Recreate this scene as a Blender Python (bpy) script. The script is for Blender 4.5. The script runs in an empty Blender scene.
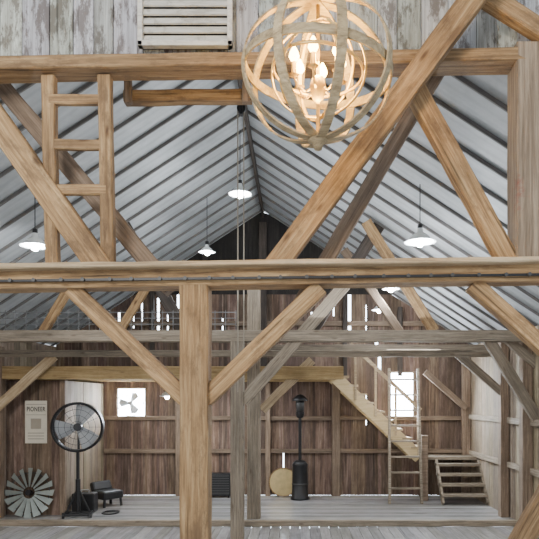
import bpy, math, random
from mathutils import Vector, Matrix
random.seed(7)
F=600.0; VX=295.0; VY=400.0; EYE=2.0
def P(px,py,Y): return Vector(((px-VX)*Y/F, Y, EYE+(VY-py)*Y/F))
COL=bpy.context.scene.collection
# ---------------------------------------------------------------- materials
def nt(name):
    m=bpy.data.materials.new(name); m.use_nodes=True
    t=m.node_tree; b=t.nodes['Principled BSDF']; return m,t,b
def wood(name,dark,base,light,scale=(1.6,40,40),tint=False,rough=.75,blotch=None,bamt=.5,bscale=1.5,bump=.35,crack=.6,sharp=(.45,.62),bvec=(1,1,1),vary=.25,knots=0,ribs=0,grime=0):
    m,t,b=nt(name); N=t.nodes; L=t.links
    tc=N.new('ShaderNodeTexCoord'); oi=N.new('ShaderNodeObjectInfo')
    mul=N.new('ShaderNodeMath'); mul.operation='MULTIPLY'; mul.inputs[1].default_value=37
    L.new(oi.outputs['Random'],mul.inputs[0])
    add=N.new('ShaderNodeVectorMath'); add.operation='ADD'
    L.new(tc.outputs['Object'],add.inputs[0]); L.new(mul.outputs[0],add.inputs[1])
    mp=N.new('ShaderNodeMapping'); mp.inputs['Scale'].default_value=scale
    L.new(add.outputs[0],mp.inputs['Vector'])
    n=N.new('ShaderNodeTexNoise'); n.inputs['Scale'].default_value=1; n.inputs['Detail'].default_value=9; n.inputs['Roughness'].default_value=.75; n.inputs['Distortion'].default_value=.3
    L.new(mp.outputs[0],n.inputs['Vector'])
    r=N.new('ShaderNodeValToRGB'); e=r.color_ramp.elements
    e[0].position=.30; e[0].color=(*dark,1); e[1].position=.72; e[1].color=(*light,1)
    k=e.new(.5); k.color=(*base,1)
    L.new(n.outputs[0],r.inputs[0]); out=r.outputs[0]
    mpb=N.new('ShaderNodeMapping'); mpb.inputs['Scale'].default_value=bvec; L.new(add.outputs[0],mpb.inputs['Vector'])
    n2=N.new('ShaderNodeTexNoise'); n2.inputs['Scale'].default_value=bscale; n2.inputs['Detail'].default_value=9; n2.inputs['Roughness'].default_value=.75
    L.new(mpb.outputs[0],n2.inputs['Vector'])
    r2=N.new('ShaderNodeValToRGB'); r2.color_ramp.elements[0].position=sharp[0]; r2.color_ramp.elements[1].position=sharp[1]
    L.new(n2.outputs[0],r2.inputs[0])
    ml=N.new('ShaderNodeMath'); ml.operation='MULTIPLY'; ml.inputs[1].default_value=bamt
    L.new(r2.outputs[0],ml.inputs[0])
    mx=N.new('ShaderNodeMix'); mx.data_type='RGBA'; mx.inputs[7].default_value=(*(blotch or dark),1)
    L.new(ml.outputs[0],mx.inputs[0]); L.new(out,mx.inputs[6]); out=mx.outputs[2]
    # drying cracks
    mpc=N.new('ShaderNodeMapping'); mpc.inputs['Scale'].default_value=[s*(.6 if s==min(scale) else 1.0) for s in scale]; mpc.inputs['Location'].default_value=(5,9,3)
    L.new(add.outputs[0],mpc.inputs['Vector'])
    n3=N.new('ShaderNodeTexNoise'); n3.inputs['Scale'].default_value=1; n3.inputs['Detail'].default_value=3; L.new(mpc.outputs[0],n3.inputs['Vector'])
    r3=N.new('ShaderNodeValToRGB'); ee=r3.color_ramp.elements; ee[0].position=.28; ee[0].color=(1-crack,)*3+(1,); ee[1].position=.35; ee[1].color=(1,1,1,1)
    L.new(n3.outputs[0],r3.inputs[0])
    m3=N.new('ShaderNodeMix'); m3.data_type='RGBA'; m3.blend_type='MULTIPLY'; m3.inputs[0].default_value=1
    L.new(out,m3.inputs[6]); L.new(r3.outputs[0],m3.inputs[7]); out=m3.outputs[2]
    if grime:   # large weathered grey areas
        n6=N.new('ShaderNodeTexNoise'); n6.inputs['Scale'].default_value=1.3; n6.inputs['Detail'].default_value=5; L.new(add.outputs[0],n6.inputs['Vector'])
        r6=N.new('ShaderNodeValToRGB'); r6.color_ramp.elements[0].position=.5; r6.color_ramp.elements[0].color=(1,1,1,1); r6.color_ramp.elements[1].position=.68; r6.color_ramp.elements[1].color=(.62,.60,.60,1)
        L.new(n6.outputs[0],r6.inputs[0])
        m6=N.new('ShaderNodeMix'); m6.data_type='RGBA'; m6.blend_type='MULTIPLY'; m6.inputs[0].default_value=grime
        L.new(out,m6.inputs[6]); L.new(r6.outputs[0],m6.inputs[7]); out=m6.outputs[2]
    if ribs:
        wv=N.new('ShaderNodeTexWave'); wv.bands_direction='Y'; wv.inputs['Scale'].default_value=ribs; L.new(tc.outputs['Object'],wv.inputs['Vector'])
        rw=N.new('ShaderNodeValToRGB'); q=rw.color_ramp.elements; q[0].position=.0; q[0].color=(.9,.9,.91,1); q[1].position=.5; q[1].color=(1,1,1,1)
        L.new(wv.outputs['Fac'],rw.inputs[0])
        m5=N.new('ShaderNodeMix'); m5.data_type='RGBA'; m5.blend_type='MULTIPLY'; m5.inputs[0].default_value=1
        L.new(out,m5.inputs[6]); L.new(rw.outputs[0],m5.inputs[7]); out=m5.outputs[2]
    if knots:
        mk=N.new('ShaderNodeMapping'); mk.inputs['Scale'].default_value=(3.0,9,9); L.new(add.outputs[0],mk.inputs['Vector'])
        vo=N.new('ShaderNodeTexVoronoi'); vo.inputs['Scale'].default_value=1; L.new(mk.outputs[0],vo.inputs['Vector'])
        rk=N.new('ShaderNodeValToRGB'); q=rk.color_ramp.elements; q[0].position=.06; q[0].color=(.26,.18,.12,1); q[1].position=.18; q[1].color=(1,1,1,1)
        L.new(vo.outputs['Distance'],rk.inputs[0])
        m4=N.new('ShaderNodeMix'); m4.data_type='RGBA'; m4.blend_type='MULTIPLY'; m4.inputs[0].default_value=knots
        L.new(out,m4.inputs[6]); L.new(rk.outputs[0],m4.inputs[7]); out=m4.outputs[2]
    if vary:
        mr=N.new('ShaderNodeMapRange'); mr.inputs['To Min'].default_value=1-vary; mr.inputs['To Max'].default_value=1+vary*.6
        L.new(oi.outputs['Random'],mr.inputs['Value'])
        mv=N.new('ShaderNodeVectorMath'); mv.operation='SCALE'; L.new(out,mv.inputs[0]); L.new(mr.outputs[0],mv.inputs['Scale']); out=mv.outputs[0]
    if tint:
        a=N.new('ShaderNodeAttribute'); a.attribute_name='tint'
        mm=N.new('ShaderNodeMix'); mm.data_type='RGBA'; mm.blend_type='MULTIPLY'; mm.inputs[0].default_value=1
        L.new(out,mm.inputs[6]); L.new(a.outputs['Color'],mm.inputs[7]); out=mm.outputs[2]
    L.new(out,b.inputs['Base Color']); b.inputs['Roughness'].default_value=rough
    bp=N.new('ShaderNodeBump'); bp.inputs['Strength'].default_value=bump; bp.inputs['Distance'].default_value=.012
    L.new(n.outputs[0],bp.inputs['Height']); L.new(bp.outputs[0],b.inputs['Normal'])
    return m
def plain(name,c,rough=.5,metal=0,em=None,es=0,var=.12):
    m,t,b=nt(name); N=t.nodes; L=t.links
    n=N.new('ShaderNodeTexNoise'); n.inputs['Scale'].default_value=9; n.inputs['Detail'].default_value=4
    tc=N.new('ShaderNodeTexCoord'); L.new(tc.outputs['Object'],n.inputs['Vector'])
    r=N.new('ShaderNodeValToRGB'); r.color_ramp.elements[0].color=(*[x*(1-var) for x in c],1); r.color_ramp.elements[1].color=(*[min(1,x*(1+var)) for x in c],1)
    L.new(n.outputs[0],r.inputs[0]); L.new(r.outputs[0],b.inputs['Base Color'])
    b.inputs['Roughness'].default_value=rough; b.inputs['Metallic'].default_value=metal
    if em: b.inputs['Emission Color'].default_value=(*em,1); b.inputs['Emission Strength'].default_value=es
    return m
M_tan=wood('wood_tan',(.11,.06,.024),(.38,.23,.105),(.66,.46,.24),bamt=.75,blotch=(.17,.10,.048),bscale=4.5,bvec=(.7,1.8,1.8),knots=.85,bump=.6,sharp=(.49,.62),grime=.9)
M_gold2=wood('wood_golden',(.26,.16,.06),(.56,.39,.18),(.74,.56,.30),bamt=.4,knots=.4)
M_pale=wood('wood_pale',(.24,.16,.09),(.48,.36,.22),(.66,.54,.38),bamt=.4,knots=.5)
M_grey=wood('wood_grey',(.11,.09,.065),(.31,.25,.185),(.50,.43,.335),bamt=.5,bvec=(.6,2,2),knots=.5)
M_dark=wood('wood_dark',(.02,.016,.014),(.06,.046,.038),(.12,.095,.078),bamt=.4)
M_raft=wood('wood_rafter',(.09,.085,.08),(.16,.152,.145),(.23,.22,.21),bamt=.3,vary=.15)
M_mid=wood('wood_mid',(.08,.055,.037),(.23,.165,.115),(.40,.30,.22),bamt=.4)
M_red=wood('wood_red_worn',(.12,.09,.06),(.30,.225,.155),(.50,.41,.30),bamt=.7,blotch=(.28,.08,.055),bscale=1.7,sharp=(.56,.62),grime=.6,vary=0)
M_yel=wood('wood_new',(.42,.30,.15),(.62,.47,.26),(.74,.60,.38),bamt=.2,crack=.3)
M_orb=wood('wood_orb',(.14,.09,.045),(.44,.33,.18),(.66,.53,.33),bamt=.4,scale=(6,30,30),crack=.4,bscale=6)
M_white=plain('candle_cream',(.75,.66,.5),.5)
M_wallb=wood('planks_brown',(.055,.033,.024),(.18,.118,.085),(.36,.265,.205),scale=(24,24,1.3),tint=True,bamt=.6,blotch=(.07,.042,.03),bscale=3,vary=0,bvec=(2,2,.6))
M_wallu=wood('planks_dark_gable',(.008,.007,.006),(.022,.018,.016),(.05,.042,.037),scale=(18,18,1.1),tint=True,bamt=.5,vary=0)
M_wallg=wood('planks_tan_grey',(.13,.10,.07),(.30,.235,.175),(.46,.385,.305),scale=(24,24,1.3),tint=True,bamt=.4,vary=0)
M_wallw=wood('planks_peeling',(.16,.145,.13),(.38,.38,.37),(.62,.63,.63),scale=(30,30,1.4),tint=True,bamt=.9,blotch=(.13,.11,.095),bscale=5,sharp=(.49,.56),bvec=(1.8,1.8,.6),vary=0)
M_floor=wood('floor_boards',(.30,.29,.28),(.48,.475,.47),(.64,.64,.64),scale=(1.1,18,18),tint=True,rough=.15,bamt=.45,vary=0,crack=.5,bump=.05,bvec=(1,2,1),bscale=2)
M_floor2=wood('floor_boards_front',(.28,.27,.26),(.44,.435,.43),(.58,.58,.575),scale=(18,1.1,18),tint=True,rough=.18,bamt=.45,vary=0,crack=.5,bump=.05,bscale=2)
M_roof=wood('roof_sheet',(.38,.40,.415),(.46,.485,.50),(.56,.585,.60),scale=(1.2,3,1.2),bamt=.5,blotch=(.30,.32,.33),rough=.6,bump=.05,crack=0,vary=0,bscale=.8,ribs=2.2)
M_black=plain('black_metal',(.02,.02,.022),.4,.3)
M_steel=plain('brushed_steel',(.55,.56,.57),.4,.5)
M_fblade=plain('fan_blade_grey',(.42,.44,.46),.4,.2)
M_galv=plain('galvanised_grey',(.36,.40,.375),.5,.2,var=.35)
M_lampw=plain('lamp_enamel',(.75,.78,.78),.35)
M_bulb=plain('bulb_cool',(1,1,1),.3,0,(.95,.98,1),45)
M_candle=plain('bulb_warm',(1,.7,.3),.3,0,(1,.58,.14),45)
M_gold=plain('inner_ring_gold',(.66,.46,.16),.35,.4)
M_rope=plain('rope_fibre',(.34,.30,.24),.9)
M_wire=plain('wire_dark',(.07,.07,.07),.5,.4)
M_mesh=plain('wire_galvanised',(.22,.22,.22),.5,.2)
M_paper=plain('poster_paper',(.74,.68,.56),.7)
M_ink=plain('poster_ink',(.03,.025,.025),.8)
M_glass=plain('glowing_pane',(.9,.93,1),.3,0,(.82,.91,1),45)  # pane gives off its own glow in place of outdoor light
M_straw=plain('pale_yellow_wood',(.55,.42,.20),.6,var=.35)
# ---------------------------------------------------------------- mesh builder
class MB:
    def __init__(s): s.v=[]; s.f=[]
    def add(s,vs,fs):
        o=len(s.v); s.v+= [Vector(v) for v in vs]; s.f+=[[i+o for i in f] for f in fs]; return s
    def box(s,a,b):
        x0,y0,z0=a; x1,y1,z1=b
        return s.add([(x0,y0,z0),(x1,y0,z0),(x1,y1,z0),(x0,y1,z0),(x0,y0,z1),(x1,y0,z1),(x1,y1,z1),(x0,y1,z1)],
          [(0,3,2,1),(4,5,6,7),(0,1,5,4),(1,2,6,5),(2,3,7,6),(3,0,4,7)])
    def cyl(s,p,q,r,r2=None,n=10):
        p=Vector(p); q=Vector(q); r2=r if r2 is None else r2
        d=(q-p).normalized(); u=d.orthogonal().normalized(); w=d.cross(u)
        vs=[p+(u*math.cos(2*math.pi*i/n)+w*math.sin(2*math.pi*i/n))*r for i in range(n)]
        vs+=[q+(u*math.cos(2*math.pi*i/n)+w*math.sin(2*math.pi*i/n))*r2 for i in range(n)]
        fs=[(i,(i+1)%n,n+(i+1)%n,n+i) for i in range(n)]+[list(range(n))[::-1],list(range(n,2*n))]
        return s.add(vs,fs)
    def beam(s,p,q,w,h,up=(0,0,1)):
        p=Vector(p); q=Vector(q); d=(q-p).normalized(); side=d.cross(Vector(up)).normalized(); u=side.cross(d)
        vs=[]
        for c in (p,q):
            for a,b in ((-1,-1),(1,-1),(1,1),(-1,1)): vs.append(c+side*a*w/2+u*b*h/2)
        return s.add(vs,[(0,1,2,3),(7,6,5,4),(0,4,5,1),(1,5,6,2),(2,6,7,3),(3,7,4,0)])
    def torus(s,c,axis,R,r,n=40,k=6,rt=None):
        c=Vector(c); a=Vector(axis).normalized(); u=a.orthogonal().normalized(); w=a.cross(u)
        rt=r if rt is None else rt   # r radial half thickness, rt axial half
        vs=[]
        for i in range(n):
            t=2*math.pi*i/n; e=u*math.cos(t)+w*math.sin(t)
            for j in range(k):
                g=2*math.pi*(j+.5)/k
                vs.append(c+e*(R+r*math.cos(g)*(1.414 if k==4 else 1))+a*rt*math.sin(g)*(1.414 if k==4 else 1))
        fs=[(i*k+j,((i+1)%n)*k+j,((i+1)%n)*k+(j+1)%k,i*k+(j+1)%k) for i in range(n) for j in range(k)]
        return s.add(vs,fs)
    def lathe(s,prof,c=(0,0,0),n=28):
        c=Vector(c); k=len(prof); vs=[]
        for i in range(n):
            t=2*math.pi*i/n
            for r,z in prof: vs.append(c+Vector((r*math.cos(t),r*math.sin(t),z)))
        return s.add(vs,[(i*k+j,((i+1)%n)*k+j,((i+1)%n)*k+j+1,i*k+j+1) for i in range(n) for j in range(k-1)])
    def obj(s,name,mat,parent=None,smooth=False,bevel=0,loc=None,tints=None):
        me=bpy.data.meshes.new(name); me.from_pydata([tuple(v) for v in s.v],[],s.f); me.update()
        import bmesh
        bm=bmesh.new(); bm.from_mesh(me); bmesh.ops.recalc_face_normals(bm,faces=bm.faces); bm.to_mesh(me); bm.free()
        if smooth:
            for p in me.polygons: p.use_smooth=True
        if tints:
            ca=me.color_attributes.new('tint','FLOAT_COLOR','POINT')
            for i,t in enumerate(tints): ca.data[i].color=(t[0],t[1],t[2],1)
        me.materials.append(mat)
        o=bpy.data.objects.new(name,me); COL.objects.link(o)
        if loc is not None: o.location=loc
        if parent: o.parent=parent
        if bevel:
            b=o.modifiers.new('bevel','BEVEL'); b.width=bevel; b.segments=2; b.limit_method='ANGLE'
        return o
def tag(o,label,cat,group=None):
    o['label']=label; o['category']=cat
    if group: o['group']=group
    return o
def empty(name,loc,label,cat,group=None,rot=None):
    o=bpy.data.objects.new(name,None); o.empty_display_size=.1; COL.objects.link(o); o.location=loc
    if rot: o.rotation_euler=rot
    return tag(o,label,cat,group)
# ---------------------------------------------------------------- timbers
def timber(name,a,b,h,d,mat,label,cat='beam',group=None,jit=.0045,cham=.008,depthaxis=(0,1,0)):
    """sawn timber from a to b, h = size across the bent plane, d = size in depth"""
    a=Vector(a); b=Vector(b); X=(b-a); Ln=X.length; X.normalize()
    Yv=Vector(depthaxis); Yv=(Yv-X*Yv.dot(X)).normalized(); Z=X.cross(Yv)
    n=max(2,int(Ln/.22)); vs=[]; hh=h/2; dd=d/2; c=min(cham,h*.2,d*.2)
    ring=[(-dd+c,-hh),(dd-c,-hh),(dd,-hh+c),(dd,hh-c),(dd-c,hh),(-dd+c,hh),(-dd,hh-c),(-dd,-hh+c)]
    for i in range(n+1):
        oy=random.uniform(-jit,jit)*.5; oz=random.uniform(-jit,jit)*.5
        for (y,z) in ring:
            vs.append((Ln*i/n,y+oy+random.uniform(-jit,jit)*.5,z+oz+random.uniform(-jit,jit)*.5))
    fs=[]
    for i in range(n):
        for j in range(8): fs.append((i*8+j,(i+1)*8+j,(i+1)*8+(j+1)%8,i*8+(j+1)%8))
    fs.append(list(range(8))); fs.append([n*8+j for j in range(8)][::-1])
    o=MB().add(vs,fs).obj(name,mat)
    R=Matrix((X,Yv,Z)).transposed().to_4x4(); o.matrix_world=Matrix.Translation(a)@R
    return tag(o,label,cat,group)
def T(name,x1,y1,x2,y2,Y,w,mat,label,cat='beam',d=None,Y2=None,group=None):
    Y2=Y2 or Y
    h=w*(Y+Y2)/2/F
    return timber(name,P(x1,y1,Y),P(x2,y2,Y2),h,d or h,mat,label,cat,group)
# ---------------------------------------------------------------- plank walls
def planks(name,u0,u1,z0,topfn,mat,to3d,holes=(),pw=.2,gap=.0,th=.03,var=.25,kind='structure'):
    us=[u0]; 
    while us[-1]<u1-.05: us.append(min(u1,us[-1]+pw*random.uniform(.8,1.2)))
    us[-1]=u1
    for h in holes: us=[u for u in us if abs(u-h[0])>.03 and abs(u-h[1])>.03 and not(h[0]<u<h[1] and h[1]-h[0]<.1)]+[h[0],h[1]]
    us=sorted(us); mb=MB(); tints=[]
    for i in range(len(us)-1):
        a,b=us[i],us[i+1]; c=(a+b)/2
        hs=sorted([(h[2],h[3]) for h in holes if h[0]-1e-4<c<h[1]+1e-4])
        segs=[]; cur=z0
        for (p,q) in hs:
            if p>cur: segs.append((cur,p,False))
            cur=q
        segs.append((cur,None,True))
        v=random.uniform(1-var,1+var); off=random.uniform(0,.014); t=(v,v*random.uniform(.95,1.04),v*random.uniform(.9,1.08))
        for (p,q,last) in segs:
            g=gap/2
            if last: za,zb=topfn(a+g),topfn(b-g)
            else: za=zb=q
            if min(za,zb)<=p+.01: continue
            vs=[]
            for dd in (-off,-off+th):
                vs+= [to3d(a+g,dd,p),to3d(b-g,dd,p),to3d(b-g,dd,zb),to3d(a+g,dd,za)]
            mb.add(vs,[(0,1,2,3),(7,6,5,4),(0,4,5,1),(1,5,6,2),(2,6,7,3),(3,7,4,0)]); tints+=[t]*8
    o=mb.obj(name,mat,tints=tints)
    if kind: o['kind']=kind
    return o
RX=-.67; RZ=5.9; SL=.65; YB=12.63; XR=3.68; XL=-5.03; YF=4.32
def roofz(x): return RZ-SL*abs(x-RX)
def hole_px(x0,x1,y0,y1,Y): return ((x0-VX)*Y/F,(x1-VX)*Y/F,EYE+(VY-y1)*Y/F,EYE+(VY-y0)*Y/F)
slits=[(157,159.6,298,330),(141,142.7,300,326),(167,168.6,312,330),(177,179.2,290,310),(348,351,294,330),(375,377.8,338,350),(365,366.8,305,330),(204,205.5,300,318),(119,120.6,312,328),(283,284.1,450,470),(365.5,366.7,395,425),(378,381,352,372),(150,151.6,310,328),(222,223.4,318,332),(196,197.4,304,312),(133,134.3,316,328),(311,312.4,312,322),(333,334.4,300,316)]
holes=[hole_px(a,b,c,d,YB) for a,b,c,d in slits]
W1=hole_px(118,145,389,417,YB); W2=hole_px(391,413,373,416,YB)
holes+= [W1,W2]
ZG=4.22
planks('wall_back',XL,XR,0,lambda x:min(ZG,roofz(x)+.085),M_wallb,lambda u,d,z:(u,YB+d,z),holes,pw=.19,var=.42)
xg=(RZ-ZG)/SL+.14
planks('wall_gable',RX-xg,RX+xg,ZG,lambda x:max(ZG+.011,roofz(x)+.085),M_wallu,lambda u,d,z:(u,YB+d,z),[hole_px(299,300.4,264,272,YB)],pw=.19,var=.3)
planks('wall_right',YF,YB,-.1,lambda y:roofz(XR)+.05,M_wallg,lambda u,d,z:(XR+d,u,z),[],pw=.22,var=.25)
planks('wall_left',YF,YB,-.1,lambda y:roofz(XL)+.05,M_wallg,lambda u,d,z:(XL-d,u,z),[],pw=.22,var=.25)
VH=hole_px(143,228,-25,43,4.25)
planks('wall_front',-5.5,4.6,EYE+(VY-66)*4.27/F,lambda x:6.4,M_wallw,lambda u,d,z:(u,4.27+d,z),[VH],pw=.17,var=.2,gap=.006)
# floors
def floorp(name,x0,x1,y0,y1,z,mat,alongx,pw=.15,th=.05):
    mb=MB(); t=[]
    a0,a1=(y0,y1) if alongx else (x0,x1); c=a0
    while c<a1-1e-3:
        e=min(a1,c+pw); v=random.uniform(.7,1.2); dz=random.uniform(-.003,0)
        if alongx: mb.box((x0,c+.003,z-th),(x1,e-.003,z+dz))
        else: mb.box((c+.003,y0,z-th),(e-.003,y1,z+dz))
        t+=[(v,v,v*random.uniform(.96,1.06))]*8; c=e
    mb.box((x0,y0,z-th-.02),(x1,y1,z-th+.01)); t+=[(.15,.13,.11)]*8   # dark sheet added below the boards, blocks sky light in the gaps
    o=mb.obj(name,mat,tints=t); o['kind']='structure'; return o
floorp('floor',-6,5,-3,10.0,-.10,M_floor2,False,.16)
floorp('floor_platform',XL,XR,10.0,YB,0,M_floor,True,.14,.06)
timber('platform_edge_beam',(XL,9.97,-.045),(XR,9.97,-.045),.10,.09,M_grey,'pale grey timber edging along the raised plank floor')
# roof
mb=MB()
for sx,ex in ((RX,XR+.25),(RX,XL-.25)):
    mb.add([(sx,YF,RZ+.09),(ex,YF,roofz(ex)+.09),(ex,YB+.1,roofz(ex)+.09),(sx,YB+.1,RZ+.09),(sx,YF,RZ+.13),(ex,YF,roofz(ex)+.13),(ex,YB+.1,roofz(ex)+.13),(sx,YB+.1,RZ+.13)],
     [(0,1,2,3),(7,6,5,4),(0,4,5,1),(1,5,6,2),(2,6,7,3),(3,7,4,0)])
o=mb.obj('ceiling',M_roof); o['kind']='structure'
y=YF+.15
while y<YB:
    for ex in (XR+.2,XL-.2):
        timber('rafter',(RX,y,RZ+.066),(ex,y,roofz(ex)+.066),.038,.026,M_raft,'slim grey-brown rafter under grey-white roof sheeting','rafter','roof rafters',jit=.002,cham=.004)
    y+=.47
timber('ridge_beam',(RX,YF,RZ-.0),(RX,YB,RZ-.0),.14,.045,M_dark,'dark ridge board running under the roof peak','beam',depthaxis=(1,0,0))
# ---------------------------------------------------------------- near frame (bent A)
A=4.2
T('tie_beam',-60,282,600,273,A,19,M_tan,'long tan hewn tie beam spanning the barn',d=.2)
T('ledge_board',-60,271,600,262.5,A-.05,5,M_pale,'pale board lying along the top of the tie beam','board',d=.28)
mb=MB(); a=P(-50,281.5,A-.125); b=P(590,274,A-.125); mb.beam(a,b,.02,.016)
tr=mb.obj('track_rail',M_black); tag(tr,'straight dark metal rail with small bolts along the tie beam','rail')
for i in range(26):
    c=a.lerp(b,(i+.5)/26)+Vector((random.uniform(-.02,.02),0,0)); MB().cyl(c-Vector((0,.026,0)),c,.0135,n=8).obj('bolt_head',M_wire,tr)
T('upper_tie_beam',-60,71,600,60,A,13,M_tan,'tan-brown timber beam along the bottom of the peeling wall',d=.2)
timber('timber_post',P(196,287,A),(P(196,0,A).x,A,-.1),.195,.195,M_tan,'thick tan hewn post standing under the tie beam','post')
T('timber_post',527,262,527,50,A,30,M_red,'worn brown timber post with a faded red paint patch','post',d=.2)
T('timber_brace',72,289,186,399,A,16,M_tan,'tan-brown diagonal brace between post and tie beam','brace',d=.1)
T('timber_brace',206,399,320,288,A,17,M_tan,'tan diagonal brace between post and tie beam','brace',d=.12)
T('timber_brace',-25,90,110,280,A-.01,24,M_tan,'broad tan diagonal timber resting on the tie beam','brace',d=.12)
T('timber_brace',268,277,505,-45,A-.02,23,M_tan,'long thick tan diagonal timber crossing in front of the wall','brace',d=.12,Y2=A-.27)
T('timber_brace',411,84,510,266,A-.01,19,M_tan,'tan diagonal timber meeting the red-worn post','brace',d=.11)
T('timber_brace',478,-8,560,44,A-.1,17,M_tan,'short tan diagonal timber at the peeling wall','brace',d=.1)
T('timber_brace',472,284,560,362,A,16,M_tan,'tan diagonal brace below the tie beam','brace',d=.1)
T('timber_brace',512,556,560,472,A,20,M_tan,'tan diagonal brace near the floor','brace',d=.1)
T('canted_post',-45,30,172,290,A+.28,17,M_mid,'dark slanted post rising to the roof','post',d=.14)
T('canted_post',450,50,300,305,A+.28,15,M_mid,'dark slanted post rising to the roof','post',d=.14)
T('hoist_beam',125,98,252,97,A+.35,11,M_tan,'short tan timber hung below the wall','beam',d=.1)
T('beam_hanger',128,104,128,62,A+.28,7,M_mid,'short timber hanger holding the small beam','beam')
T('beam_hanger',246,103,246,60,A+.28,7,M_mid,'short timber hanger holding the small beam','beam')
# loft ladder on bent A
lad=empty('ladder',P(78,265,A),'tan timber ladder fixed between two beams','ladder')
def lpart(name,x1,y1,x2,y2,Y,w,mat,par,d):
    o=T(name,x1,y1,x2,y2,Y,w,mat,'','',d=d); del o['label']; del o['category']
    o.parent=par; o.matrix_parent_inverse=Matrix.Translation(-Vector(par.location)); return o
lpart('ladder_rail',49,77,53,267,A,13,M_tan,lad,.07); lpart('ladder_rail',105,77,109,267,A,13,M_tan,lad,.07)
for yy in (100,145,190): lpart('rung',50,yy,107,yy+.5,A-.01,10,M_tan,lad,.05)
# louvre vent
c=P(185.5,9,A); v=empty('louvre_vent',c,'aged cream slatted wooden vent set in peeling boards','vent')
w=.33; h=.27
fr=MB(); 
fr.box((-w,-.03,-h),(w,.02,-h+.035)); fr.box((-w,-.03,h-.035),(w,.02,h)); fr.box((-w,-.03,-h),(-w+.035,.02,h)); fr.box((w-.035,-.03,-h),(w,.02,h))
fr.obj('vent_frame',wood('vent_paint',(.36,.32,.27),(.62,.59,.53),(.74,.72,.66),scale=(5,20,20),bamt=.6,bscale=9,crack=.3,sharp=(.55,.62),vary=0),v,bevel=.004)
sl=MB()
for i in range(8):
    z=-h+.06+i*.062; sl.beam((-w+.03,.0,z),(w-.03,.0,z),.012,.052,up=(0,.35,.93))
sl.obj('slats',wood('slat_paint',(.30,.27,.23),(.54,.52,.47),(.68,.66,.61),scale=(4,20,20),bamt=.6,bscale=9,crack=.3,sharp=(.55,.62),vary=0),v)
MB().box((-w+.02,.05,-h+.02),(w-.02,.06,h-.02)).obj('backing_board',M_dark,v)
# ---------------------------------------------------------------- bents further in
B=9.1; C=9.9; D=10.2
timber('tie_beam',(XL,B,2.965),(XR,B,2.965),.17,.2,M_grey,'weathered grey-brown tie beam spanning the barn')
timber('guard_rail',(XL,C,2.765),(3.3,C,2.765),.11,.08,M_grey,'weathered grey rail running across the barn','rail')
timber('loft_edge_beam',(XL,D,2.46),(.82,D,2.46),.22,.14,M_gold2,'golden-tan timber along the loft edge')
T('timber_post',237.5,341,237.5,541,B,13,M_grey,'slim weathered grey-tan post','post')
timber('timber_post',(P(254,0,D).x,D-.02,0),(P(254,0,D).x,D-.02,4.0),.22,.2,M_grey,'tall grey hewn post beside the loft','post')
T('timber_brace',262,410,312,360,D,9,M_pale,'pale short brace beside the tall post','brace',d=.07)
T('timber_brace',243,402,345,285,B,12,M_grey,'weathered diagonal brace joined to a slim post','brace',d=.1)
T('timber_brace',366,222,434,331,B,10,M_tan,'tan diagonal brace rising to the roof','brace',d=.1)
T('timber_brace',344,250,400,332,B+1,8,M_mid,'brown diagonal brace rising to the roof','brace',d=.1)
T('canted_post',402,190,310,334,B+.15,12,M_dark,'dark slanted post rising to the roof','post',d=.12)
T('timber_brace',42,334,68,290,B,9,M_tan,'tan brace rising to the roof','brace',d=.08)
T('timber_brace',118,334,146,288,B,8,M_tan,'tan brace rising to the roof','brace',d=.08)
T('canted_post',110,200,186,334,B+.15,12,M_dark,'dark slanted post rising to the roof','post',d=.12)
T('timber_brace',-8,412,54,356,C+.1,9,M_pale,'pale brace under the loft edge','brace',d=.08)
timber('timber_post',(P(-1,0,D).x,D-.05,0),(P(-1,0,D).x,D-.05,2.9),.17,.15,M_mid,'brown post beside the storeroom','post')
T('timber_brace',486,336,543,428,B,11,M_grey,'weathered grey brace meeting the side wall','brace',d=.09)
T('timber_brace',508,340,545,372,B+.1,9,M_grey,'weathered grey brace meeting the side wall','brace',d=.08)
timber('timber_post',(XR-.1,9.3,-.1),(XR-.1,9.3,3.0),.16,.16,M_mid,'brown post against the side wall','post')
timber('timber_post',(XR-.1,10.3,0),(XR-.1,10.3,3.05),.14,.15,M_mid,'slim brown post against the side wall','post')
T('timber_brace',425,372,466,408,YB-.2,6,M_mid,'thin brown brace under the roof','brace',d=.06)
T('timber_brace',455,352,520,408,10.3,8,M_grey,'grey brace meeting the side wall post','brace',d=.08)
timber('collar_beam',(P(262,0,11.2).x,11.2,2.97),(XR,11.2,2.97),.12,.12,M_grey,'grey cross timber in the deep bay')
for px in (336,466,268,180):
    X=(px-VX)*(YB-.1)/F; timber('wall_post',(X,YB-.1,0),(X,YB-.1,2.35 if px!=466 else 3.1),.17 if px!=268 else .1,.12,M_mid,'brown post against the plank wall','post')
for z in (1.62,.93):
    timber('wall_girt',(-4.0,YB-.06,z),(XR,YB-.06,z),.09,.06,M_mid,'brown horizontal rail across the plank wall','rail')
for z in (.9,1.65):
    timber('wall_girt',(XR-.04,YF+.4,z),(XR-.04,YB-.1,z),.1,.06,M_grey,'grey horizontal rail on the side wall','rail',depthaxis=(1,0,0))
timber('wall_girt',(XL+.9,YB-.06,3.6),(XR-.9,YB-.06,3.6),.1,.06,M_mid,'brown horizontal rail across the gable','rail')
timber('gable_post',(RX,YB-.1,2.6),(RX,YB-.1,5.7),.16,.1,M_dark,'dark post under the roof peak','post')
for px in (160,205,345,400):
    X=(px-VX-(8 if px==160 else 0))*(YB-.1)/F; timber('gable_post',(X,YB-.1,2.5),(X,YB-.1,roofz(X)-.1),.09,.1,M_dark,'dark post against the gable boards','post')
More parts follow.
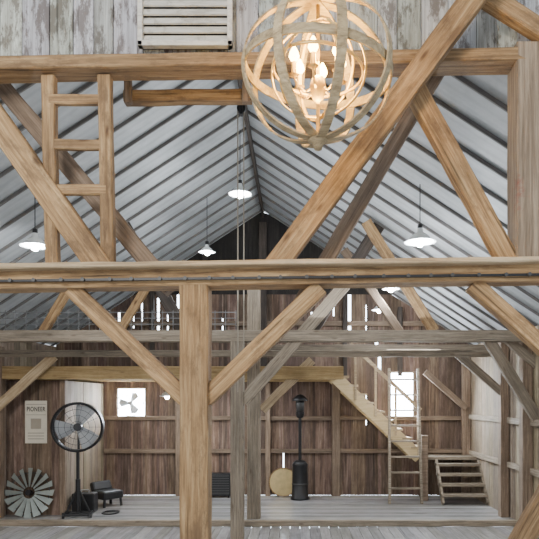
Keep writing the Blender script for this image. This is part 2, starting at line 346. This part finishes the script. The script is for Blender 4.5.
# loft floor with joists
fl=floorp('loft_deck',XL,.8,D+.07,YB-.03,2.57,M_floor2,False,.16,.03); del fl['kind']; tag(fl,'plank deck of the hay loft','loft')
for i in range(9):
    yy=D+.25+i*.27
    timber('loft_joist',(-5.0,yy,2.45),(.78,yy,2.45),.13,.06,M_gold2,'golden timber joist under the loft deck','joist','loft joists',jit=.002)
# railing wires on loft
r=empty('wire_railing',(XL,B,3.05),'low grey wire railing above the tie beam','railing')
x1=P(236,0,B).x-XL
for z in (.10,.19,.28): MB().cyl((0,0,z),(x1,0,z),.006,n=6).obj('railing_wire',M_mesh,r)
n=26
for i in range(n+1): MB().cyl((x1*i/n,0,-.01),(x1*i/n,0,.31),.006,n=6).obj('railing_stake',M_mesh,r)
# ---------------------------------------------------------------- storeroom box
xb=-4.04; yb=10.45
planks('wall_storeroom_front',XL,xb,0,lambda x:2.34,M_wallb,lambda u,d,z:(u,yb+d,z),[],pw=.16,var=.2)
planks('wall_storeroom_side',yb,YB,0,lambda x:2.34,M_wallg,lambda u,d,z:(xb-d,u,z),[],pw=.17,var=.2)
timber('corner_post',(xb,yb+.0,0),(xb,yb,2.34),.1,.09,M_mid,'brown corner post of the storeroom','post')
# poster
po=empty('poster',P(36,422,yb-.03),'cream paper poster with dark heading on brown boards','poster')
MB().box((-.19,0,-.37),(.19,.006,.37)).obj('poster_sheet',M_paper,po)
def text(s,size,loc,par,mat,name='lettering'):
    cu=bpy.data.curves.new(name,'FONT'); cu.body=s; cu.size=size; cu.align_x='CENTER'; cu.align_y='CENTER'; cu.extrude=.001; cu.space_character=1.1; cu.offset=.0012
    ob=bpy.data.objects.new('tmp',cu); COL.objects.link(ob); bpy.context.view_layer.update()
    me=bpy.data.meshes.new_from_object(ob.evaluated_get(bpy.context.evaluated_depsgraph_get())); bpy.data.objects.remove(ob)
    me.materials.clear(); me.materials.append(mat)
    o=bpy.data.objects.new(name,me); COL.objects.link(o); o.parent=par; o.location=loc; o.rotation_euler=(math.pi/2,0,0)
    o.scale=(.92,1.35,1); return o
text('PIONEER',.082,(0,-.004,.22),po,M_ink)
pm=MB(); pm.box((-.17,-.002,.30),(.17,0,.312)); pm.box((-.17,-.002,.12),(.17,0,.13))
pm.box((-.09,-.002,-.12),(.09,0,.06))
for z in (-.2,-.25,-.3): pm.box((-.14,-.002,z),(.14,0,z+.015))
pm.obj('printed_bars',plain('poster_print',(.40,.35,.28),.8),po)
# ---------------------------------------------------------------- windows
def window(n,H,fan=False):
    x0,x1,z0,z1=H; mb=MB(); t=.035; yy=YB-.03
    mb.box((x0-t,yy,z0-t),(x1+t,yy+.08,z0)); mb.box((x0-t,yy,z1),(x1+t,yy+.08,z1+t)); mb.box((x0-t,yy,z0),(x0,yy+.08,z1)); mb.box((x1,yy,z0),(x1+t,yy+.08,z1))
    o=mb.obj('window_%d'%n,M_mid); o['kind']='structure'
    MB().box((x0,yy+.055,z0),(x1,yy+.06,z1)).obj('window_pane',M_glass,o)
    # window light entering through the opening
    l=bpy.data.lights.new('window_daylight','AREA'); l.shape='RECTANGLE'; l.size=x1-x0; l.size_y=z1-z0; l.energy=100 if not fan else 35; l.color=(.80,.90,1)
    lo=bpy.data.objects.new('window_daylight',l); COL.objects.link(lo); lo.location=((x0+x1)/2,YB-.04,(z0+z1)/2); lo.rotation_euler=(-math.pi/2,0,0)
window(1,W1,True); window(2,W2)
ef=empty('exhaust_fan',((W1[0]+W1[1])/2,YB-.08,(W1[2]+W1[3])/2),'pale grey three-bladed exhaust fan in a bright window opening','fan')
m=MB()
m.torus((0,0,0),(0,1,0),.27,.010,n=32); m.obj('fan_ring',M_steel,ef,True)
MB().cyl((0,-.03,0),(0,.03,0),.045).obj('hub',M_steel,ef)
m=MB(); m.box((-.29,.0,-.010),(.29,.02,.010)); m.obj('mounting_bar',M_steel,ef)
for k in range(3):
    m=MB().add([(-.03,.02,.03),(.03,-.02,.03),(.10,-.03,.2),(.0,0,.25),(-.08,.03,.2)],[(0,1,2,3,4)]); b=m.obj('fan_blade',M_steel,ef); b.rotation_euler=(0,k*2.094+.5,0)
# ---------------------------------------------------------------- stairs
ys0,ys1=11.95,12.5
st=empty('staircase',(2.45,ys0,.92),'pale new timber staircase with handrail up to the loft','staircase')
def loc(p): return Vector(p)-Vector((2.45,ys0,.92))
for yy in (ys0,ys1):
    MB().beam(loc((2.48,yy,.85)),loc((.75,yy,2.50)),.05,.24,up=(0,0,1)).obj('stringer',M_yel,st,bevel=.005)
for i in range(9):
    f=(i+.5)/9; x=2.5-1.6*f; z=.97+1.58*f
    MB().box(loc((x-.10,ys0-.03,z-.02)),loc((x+.09,ys1-.02,z+.02))).obj('tread',M_pale,st,bevel=.004)
MB().beam(loc((2.5,ys0-.03,1.80)),loc((1.1,ys0-.03,3.12)),.045,.07).obj('handrail',M_pale,st,bevel=.004)
for x,z in ((2.45,.9),(2.0,1.3),(1.6,1.68),(1.2,2.0)):
    MB().box(loc((x-.02,ys0-.06,z)),loc((x+.02,ys0,z+.98))).obj('baluster',M_pale,st)
ld=empty('landing',(2.58,12.02,0),'small timber landing platform between two flights','landing')
MB().box((0,0,.80),(1.07,.55,.86)).obj('landing_deck',M_grey,ld,bevel=.005)
for x,yy in ((.05,.05),(.05,.5),(1.02,.5)): MB().box((x-.045,yy-.045,0),(x+.045,yy+.045,.80)).obj('leg',M_mid,ld)
MB().box((-.06,-.12,0),(.06,-.0,1.3)).obj('newel_post',M_mid,ld,bevel=.006)
ls=empty('stair_steps',(2.82,11.4,0),'short wide open flight of weathered grey wooden steps','steps')
MB().beam((.0,.02,.02),(.0,.58,.80),.04,.12).obj('stringer',M_grey,ls,bevel=.004)
MB().beam((.84,.02,.02),(.84,.58,.80),.04,.12).obj('stringer',M_grey,ls,bevel=.004)
for i in range(4): MB().box((-.02,.02+i*.14,.15+i*.18),(.86,.24+i*.14,.20+i*.18)).obj('tread',M_grey,ls,bevel=.004)
# leaning ladder
l2=empty('ladder',(P(405,0,11.6).x,11.55,0),'grey-brown wooden ladder standing in front of a bright window','ladder')
for sx in (-.28,.28): MB().beam((sx*1.1,-.02,0),(sx,.22,2.62),.045,.08,up=(0,1,0)).obj('ladder_rail',M_grey,l2,bevel=.005)
for i in range(8):
    z=.3+i*.3; yy=-.02+.24*z/2.62; MB().beam((-.3,yy,z),(.3,yy,z),.05,.035).obj('rung',M_grey,l2)
# ---------------------------------------------------------------- drum fan
Yf=10.25; fz=1.54; fx=(78-VX)*Yf/F
fan=empty('drum_fan',(fx,Yf,0),'large round black drum fan on a wheeled stand','fan',rot=(0,0,.2))
R=.40
m=MB(); n=40
prof=[(R,-.13),(R+.025,-.13),(R+.005,0),(R+.025,.13),(R,.13),(R-.02,0)]
vs=[];k=len(prof)
for i in range(n):
    t=2*math.pi*i/n
    for r_,y_ in prof: vs.append((r_*math.cos(t),y_,fz+r_*math.sin(t)))
m.add(vs,[(i*k+j,((i+1)%n)*k+j,((i+1)%n)*k+(j+1)%k,i*k+(j+1)%k) for i in range(n) for j in range(k)])
m.obj('drum_housing',M_black,fan,True)
m=MB()
for rr in (.10,.2,.3): m.torus((0,-.12,fz),(0,1,0),rr,.003,n=36,k=4)
for i in range(14):
    t=math.pi*2*i/14; m.cyl((.06*math.cos(t),-.12,fz+.06*math.sin(t)),(R*math.cos(t),-.12,fz+R*math.sin(t)),.0025,n=5)
m.torus((0,-.12,fz),(0,1,0),R+.005,.02,n=40)
m.obj('grille',M_black,fan)
MB().cyl((0,-.08,fz),(0,.1,fz),.065,n=20).obj('motor_hub',M_black,fan)
m=MB(); m.box((-.02,.06,fz-R),(.02,.09,fz+R)); m.obj('motor_bracket',M_black,fan)
for kk in range(3):
    m=MB().add([(-.05,.03,.05),(.06,-.03,.05),(.15,-.045,.22),(.21,-.04,.34),(.06,0,.385),(-.14,.04,.35),(-.11,.04,.2)],[(0,1,2,3,4,5,6)]); b=m.obj('fan_blade',M_fblade,fan); b.location=(0,0,fz); b.rotation_euler=(0,kk*2.094+.3,0)
m=MB(); m.cyl((-.0,.0,fz-R),(0,0,.6),.028).cyl((0,0,.65),(0,0,.1),.042); m.obj('pole',M_black,fan)
m=MB(); m.cyl((-.22,-.1,.06),(.22,-.1,.06),.022).cyl((-.22,.12,.06),(.22,.12,.06),.022).cyl((0,-.1,.06),(0,.12,.06),.022).cyl((-.22,-.1,.06),(-.22,.12,.06),.022).cyl((.22,-.1,.06),(.22,.12,.06),.022).cyl((-.2,0,.06),(0,0,.5),.018).cyl((.2,0,.06),(0,0,.5),.018); m.obj('base_frame',M_black,fan)
for sx in (-.22,.22): MB().cyl((sx-.02,-.1,.05),(sx+.02,-.1,.05),.05,n=16).obj('wheel',M_black,fan)
# black chair, low
ch=empty('chair',(P(107,0,11.3).x,11.35,0),'low black padded chair on stubby legs','chair',rot=(0,0,.9))
MB().box((-.22,-.2,.14),(.22,.2,.30)).obj('seat',M_black,ch,bevel=.04)
MB().beam((0,.18,.26),(0,.26,.44),.42,.12,up=(0,1,0)).obj('backrest',M_black,ch,bevel=.04)
for sx in (-.17,.17):
    for sy in (-.15,.16): MB().cyl((sx*1.1,sy*1.1,0),(sx,sy,.2),.025).obj('leg',M_black,ch)
tb=empty('tool_case',(P(86,0,10.8).x,10.75,0),'black case with a handle on the floor','case')
MB().box((-.2,-.12,0),(.2,.12,.34)).obj('case_body',M_black,tb,bevel=.02)
m=MB(); m.cyl((-.07,0,.34),(-.07,0,.39),.008).cyl((.07,0,.34),(.07,0,.39),.008).cyl((-.07,0,.39),(.07,0,.39),.01); m.obj('handle',M_steel,tb)
cb=empty('floor_cable',(P(112,0,10.7).x,10.6,0),'coil of black cable lying on the plank floor','cable')
MB().torus((0,0,.012),(0,0,1),.14,.012,n=28).torus((.03,.02,.034),(0,.1,1),.12,.012,n=28).obj('cable_coil',M_black,cb,True)
# windmill wheel
Rw=.42
wm=empty('windmill_wheel',(P(30,0,10.3).x,10.2,.0),'galvanised farm windmill wheel leaning on brown boards','wheel',rot=(-.14,0,0))
nb=16
for i in range(nb):
    m=MB(); w0=.016; w1=.054
    m.add([(-w0,.012,.10),(w0,-.012,.10),(w1,-.035,Rw),(-w1,.035,Rw)],[(0,1,2,3)])
    m.add([(-w0,.015,.10),(w0,-.009,.10),(w1,-.032,Rw),(-w1,.038,Rw)],[(3,2,1,0)])
    b=m.obj('wheel_blade',M_galv,wm); b.location=(0,0,Rw); b.rotation_euler=(0,2*math.pi*i/nb,0)
MB().torus((0,.03,Rw),(0,1,0),.16,.008,n=32).obj('wheel_ring',M_wire,wm,True)
MB().torus((0,.03,Rw),(0,1,0),.34,.008,n=40).obj('wheel_ring',M_wire,wm,True)
MB().cyl((0,-.04,Rw),(0,.05,Rw),.05,n=16).obj('hub',M_black,wm)
# ---------------------------------------------------------------- patio heater
hx=(300-VX)*12.1/F
he=empty('patio_heater',(hx,12.1,0),'tall black patio heater with small domed top','heater')
MB().lathe([(0,0),(.19,0),(.19,.04),(.165,.06),(.155,.68),(.165,.70),(.10,.78),(0,.78)]).obj('tank_housing',M_black,he,True)
MB().lathe([(.16,.30),(.168,.30),(.168,.33),(.16,.33)]).obj('housing_band',M_wire,he,True)
MB().cyl((0,0,.75),(0,0,1.72),.032).obj('pole',M_black,he)
MB().lathe([(0,1.64),(.06,1.64),(.085,1.70),(.085,1.76)]).obj('burner_base',M_black,he,True)
MB().lathe([(0,1.76),(.075,1.76),(.085,1.92),(.085,1.98),(0,1.98)]).obj('burner',M_wire,he,True)
MB().lathe([(0,2.12),(.06,2.10),(.13,2.04),(.165,1.985),(.16,1.98),(.06,2.03),(.0,2.04)]).obj('reflector_dome',M_black,he,True)
dk=empty('round_board',(P(283,0,12.3).x,12.42,.0),'round pale yellow board leaning on the plank wall','board',rot=(-.1,0,0))
MB().cyl((0,0,.30),(0,.025,.30),.30,n=32).obj('board_disc',M_straw,dk)
MB().torus((0,0,.30),(0,1,0),.29,.012,n=32).obj('rim',M_tan,dk,True)
vb=empty('floor_heater',(P(220,0,12.3).x,12.35,0),'low black grilled heater against the plank wall','heater')
MB().box((-.22,-.1,.04),(.22,.1,.5)).obj('heater_body',M_black,vb,bevel=.015)
m=MB()
for i in range(8): m.box((-.19,-.115,.09+i*.05),(.19,-.1,.105+i*.05))
m.obj('grille',M_wire,vb)
for sx in (-.18,.18): MB().box((sx-.02,-.09,0),(sx+.02,.09,.05)).obj('foot',M_black,vb)
# ---------------------------------------------------------------- rope & pulley at ridge
rp=empty('hay_hoist',(RX,7.5,RZ-.1),'small iron pulley with pale ropes hanging from the ridge','hoist')
MB().cyl((-.045,0,.05),(-.045,0,-3.7),.009,n=6).obj('rope',M_rope,rp)
MB().cyl((.03,0,-.2),(.03,0,-3.7),.008,n=6).obj('rope',M_rope,rp)
MB().cyl((0,-.03,-.16),(0,.03,-.16),.055,n=20).obj('pulley_wheel',M_black,rp)
MB().box((-.015,-.045,-.24),(.015,.045,.06)).obj('pulley_block',M_black,rp,bevel=.005)
# ---------------------------------------------------------------- pendants
def pendant(px,py,Y,wpx,power,under=None,lab='white enamel barn pendant lamp hanging on a thin cord'):
    p=P(px,py,Y); top=(roofz(p.x)+.0 if under is None else under)-p.z
    R_=wpx*Y/F/2; e=empty('pendant_lamp',p,lab,'lamp','barn pendant lamps')
    MB().lathe([(.03,R_*.85),(.035,R_*.6),(R_*.35,R_*.52),(R_*.6,R_*.3),(R_*.72,R_*.08),(R_,0),(R_*.98,-.004),(R_*.69,R_*.06),(R_*.56,R_*.27),(.0,R_*.48)]).obj('lamp_shade',M_lampw,e,True)
    MB().cyl((0,0,R_*.6),(0,0,R_*.6+.09),.03,n=12).obj('socket',M_black,e)
    MB().cyl((0,0,R_*.6+.08),(0,0,top),.006,n=6).obj('cord',M_black,e)
    MB().lathe([(0,-.06),(.03,-.052),(.05,-.015),(.045,.03),(.02,.06),(0,.07)],n=16).obj('bulb',M_bulb,e,True)
    l=bpy.data.lights.new('bulb_light','POINT'); l.energy=power; l.color=(.93,.97,1); l.shadow_soft_size=.06
    lo=bpy.data.objects.new('bulb_light',l); COL.objects.link(lo); lo.location=(0,0,-.1); lo.parent=e
pendant(35,246,7,30,55); pendant(420,242,7,32,70); pendant(240,194,8.5,24,50)
pendant(207,252,10,17,40); pendant(391,289,10,18,55); pendant(379,310,11.5,15,35)
pendant(167,396,11.3,15,45,under=2.38)
# ---------------------------------------------------------------- chandelier
Yc=3.3; cc=P(318,71,Yc); Rc=.405
cd=empty('orb_chandelier',cc,'large weathered wooden orb chandelier with glowing candle bulbs','chandelier')
for k in range(4):
    a=math.radians(14+45*k); MB().torus((0,0,0),(math.cos(a),math.sin(a),0),Rc-.006*k,.005,n=72,k=4,rt=.024).obj('orb_hoop',M_orb,cd)
MB().torus((0,0,.0),(0.1,.0,1),Rc-.024,.005,n=72,k=4,rt=.026).obj('equator_hoop',M_orb,cd)
for i,ax in enumerate([(1,.35,.1),(.3,1,.25),(-.6,.6,.5),(.1,.1,1)]):
    MB().torus((0,0,0),ax,.26-.009*i,.006,n=56,k=6,rt=.012).obj('inner_ring',M_gold,cd,True)
MB().cyl((0,0,Rc+.02),(0,0,-Rc),.010).lathe([(0,.08),(.03,.06),(.045,0),(.03,-.06),(0,-.09)],c=(0,0,-.1),n=20).obj('center_column',M_gold,cd,True)
MB().lathe([(0,-Rc-.06),(.02,-Rc-.05),(.028,-Rc-.02),(.05,-Rc-.005),(.05,-Rc+.012),(0,-Rc+.012)],n=20).obj('finial',M_orb,cd,True)
MB().lathe([(0,Rc+.03),(.06,Rc+.03),(.06,Rc+.0),(0,Rc)],n=20).obj('top_cap',M_orb,cd,True)
for i in range(6):
    t=math.pi*2*i/6+.3; r_=.13; ux,uy=math.cos(t),math.sin(t)
    m=MB(); pts=[Vector((ux*.02,uy*.02,-.10)),Vector((ux*.07,uy*.07,-.13)),Vector((ux*.11,uy*.11,-.11)),Vector((ux*r_,uy*r_,-.05))]
    for a_,b_ in zip(pts,pts[1:]): m.cyl(a_,b_,.006,n=8)
    m.obj('candle_arm',M_gold,cd,True)
    MB().lathe([(0,-.06),(.028,-.045),(.014,-.04),(.012,.03),(0,.03)],c=(ux*r_,uy*r_,0),n=14).obj('candle_sleeve',M_gold,cd,True)
    MB().lathe([(0,0),(.016,.008),(.027,.03),(.022,.055),(.006,.09),(0,.095)],c=(ux*r_,uy*r_,.03),n=14).obj('candle_bulb',M_candle,cd,True)
m=MB()
for i in range(16):
    z=Rc+.05+i*.05; m.torus((0,0,z),(1,0,0) if i%2 else (0,1,0),.022,.004,n=14)
m.cyl((0,0,Rc+.04),(0,0,Rc+2.2),.004,n=6)
m.obj('chain',M_black,cd,True)
for dz,e in ((.06,40),(-.2,20)):
    l=bpy.data.lights.new('candle_glow','POINT'); l.energy=e; l.color=(1,.62,.15); l.shadow_soft_size=.05
    lo=bpy.data.objects.new('candle_glow',l); COL.objects.link(lo); lo.location=(0,0,dz); lo.parent=cd
cd.scale=(1.06,1.0,.95)
# ---------------------------------------------------------------- lights
def area(loc,tgt,size,power,col):
    l=bpy.data.lights.new('daylight','AREA'); l.energy=power; l.size=size; l.color=col
    o=bpy.data.objects.new('daylight',l); COL.objects.link(o); o.location=loc
    o.rotation_euler=(Vector(tgt)-Vector(loc)).to_track_quat('-Z','Y').to_euler()
area((-3,-3,5.5),(0,8,2.5),2.2,480,(1,.96,.90))  # added fill lamp behind the camera, brightens the near timbers
area((.6,8.0,3.25),(.6,8.01,6),3.0,62,(.93,.97,1))  # added uplight hidden in mid-air, brightens the roof sheeting
area((-1.0,11.2,2.36),(-1.0,11.3,0),1.5,38,(.95,.98,1))  # added lamp below the loft joists, brightens the space under the loft
area((2.2,10.8,2.8),(2.2,12.0,0),1.0,28,(.95,.98,1))  # another added lamp, aimed down to fill the stair corner
w=bpy.data.worlds.new('World'); bpy.context.scene.world=w; w.use_nodes=True
N=w.node_tree.nodes; L=w.node_tree.links
bg=N['Background']; bg.inputs[0].default_value=(.82,.91,1,1)
tc=N.new('ShaderNodeTexCoord'); sp=N.new('ShaderNodeSeparateXYZ'); mr=N.new('ShaderNodeMapRange')
L.new(tc.outputs['Generated'],sp.inputs[0]); L.new(sp.outputs['Y'],mr.inputs['Value'])
mr.inputs['From Min'].default_value=.2; mr.inputs['From Max'].default_value=.8; mr.inputs['To Min'].default_value=1.0; mr.inputs['To Max'].default_value=13
L.new(mr.outputs[0],bg.inputs[1])
# ---------------------------------------------------------------- camera
cam=bpy.data.cameras.new('cam'); co=bpy.data.objects.new('camera',cam); COL.objects.link(co)
co.location=(0,0,EYE); co.rotation_euler=(math.pi/2,0,0)
cam.sensor_width=36; cam.lens=F/539*36; cam.shift_x=-(VX-269.5)/539; cam.shift_y=(VY-269.5)/539; cam.clip_start=.05
bpy.context.scene.camera=co
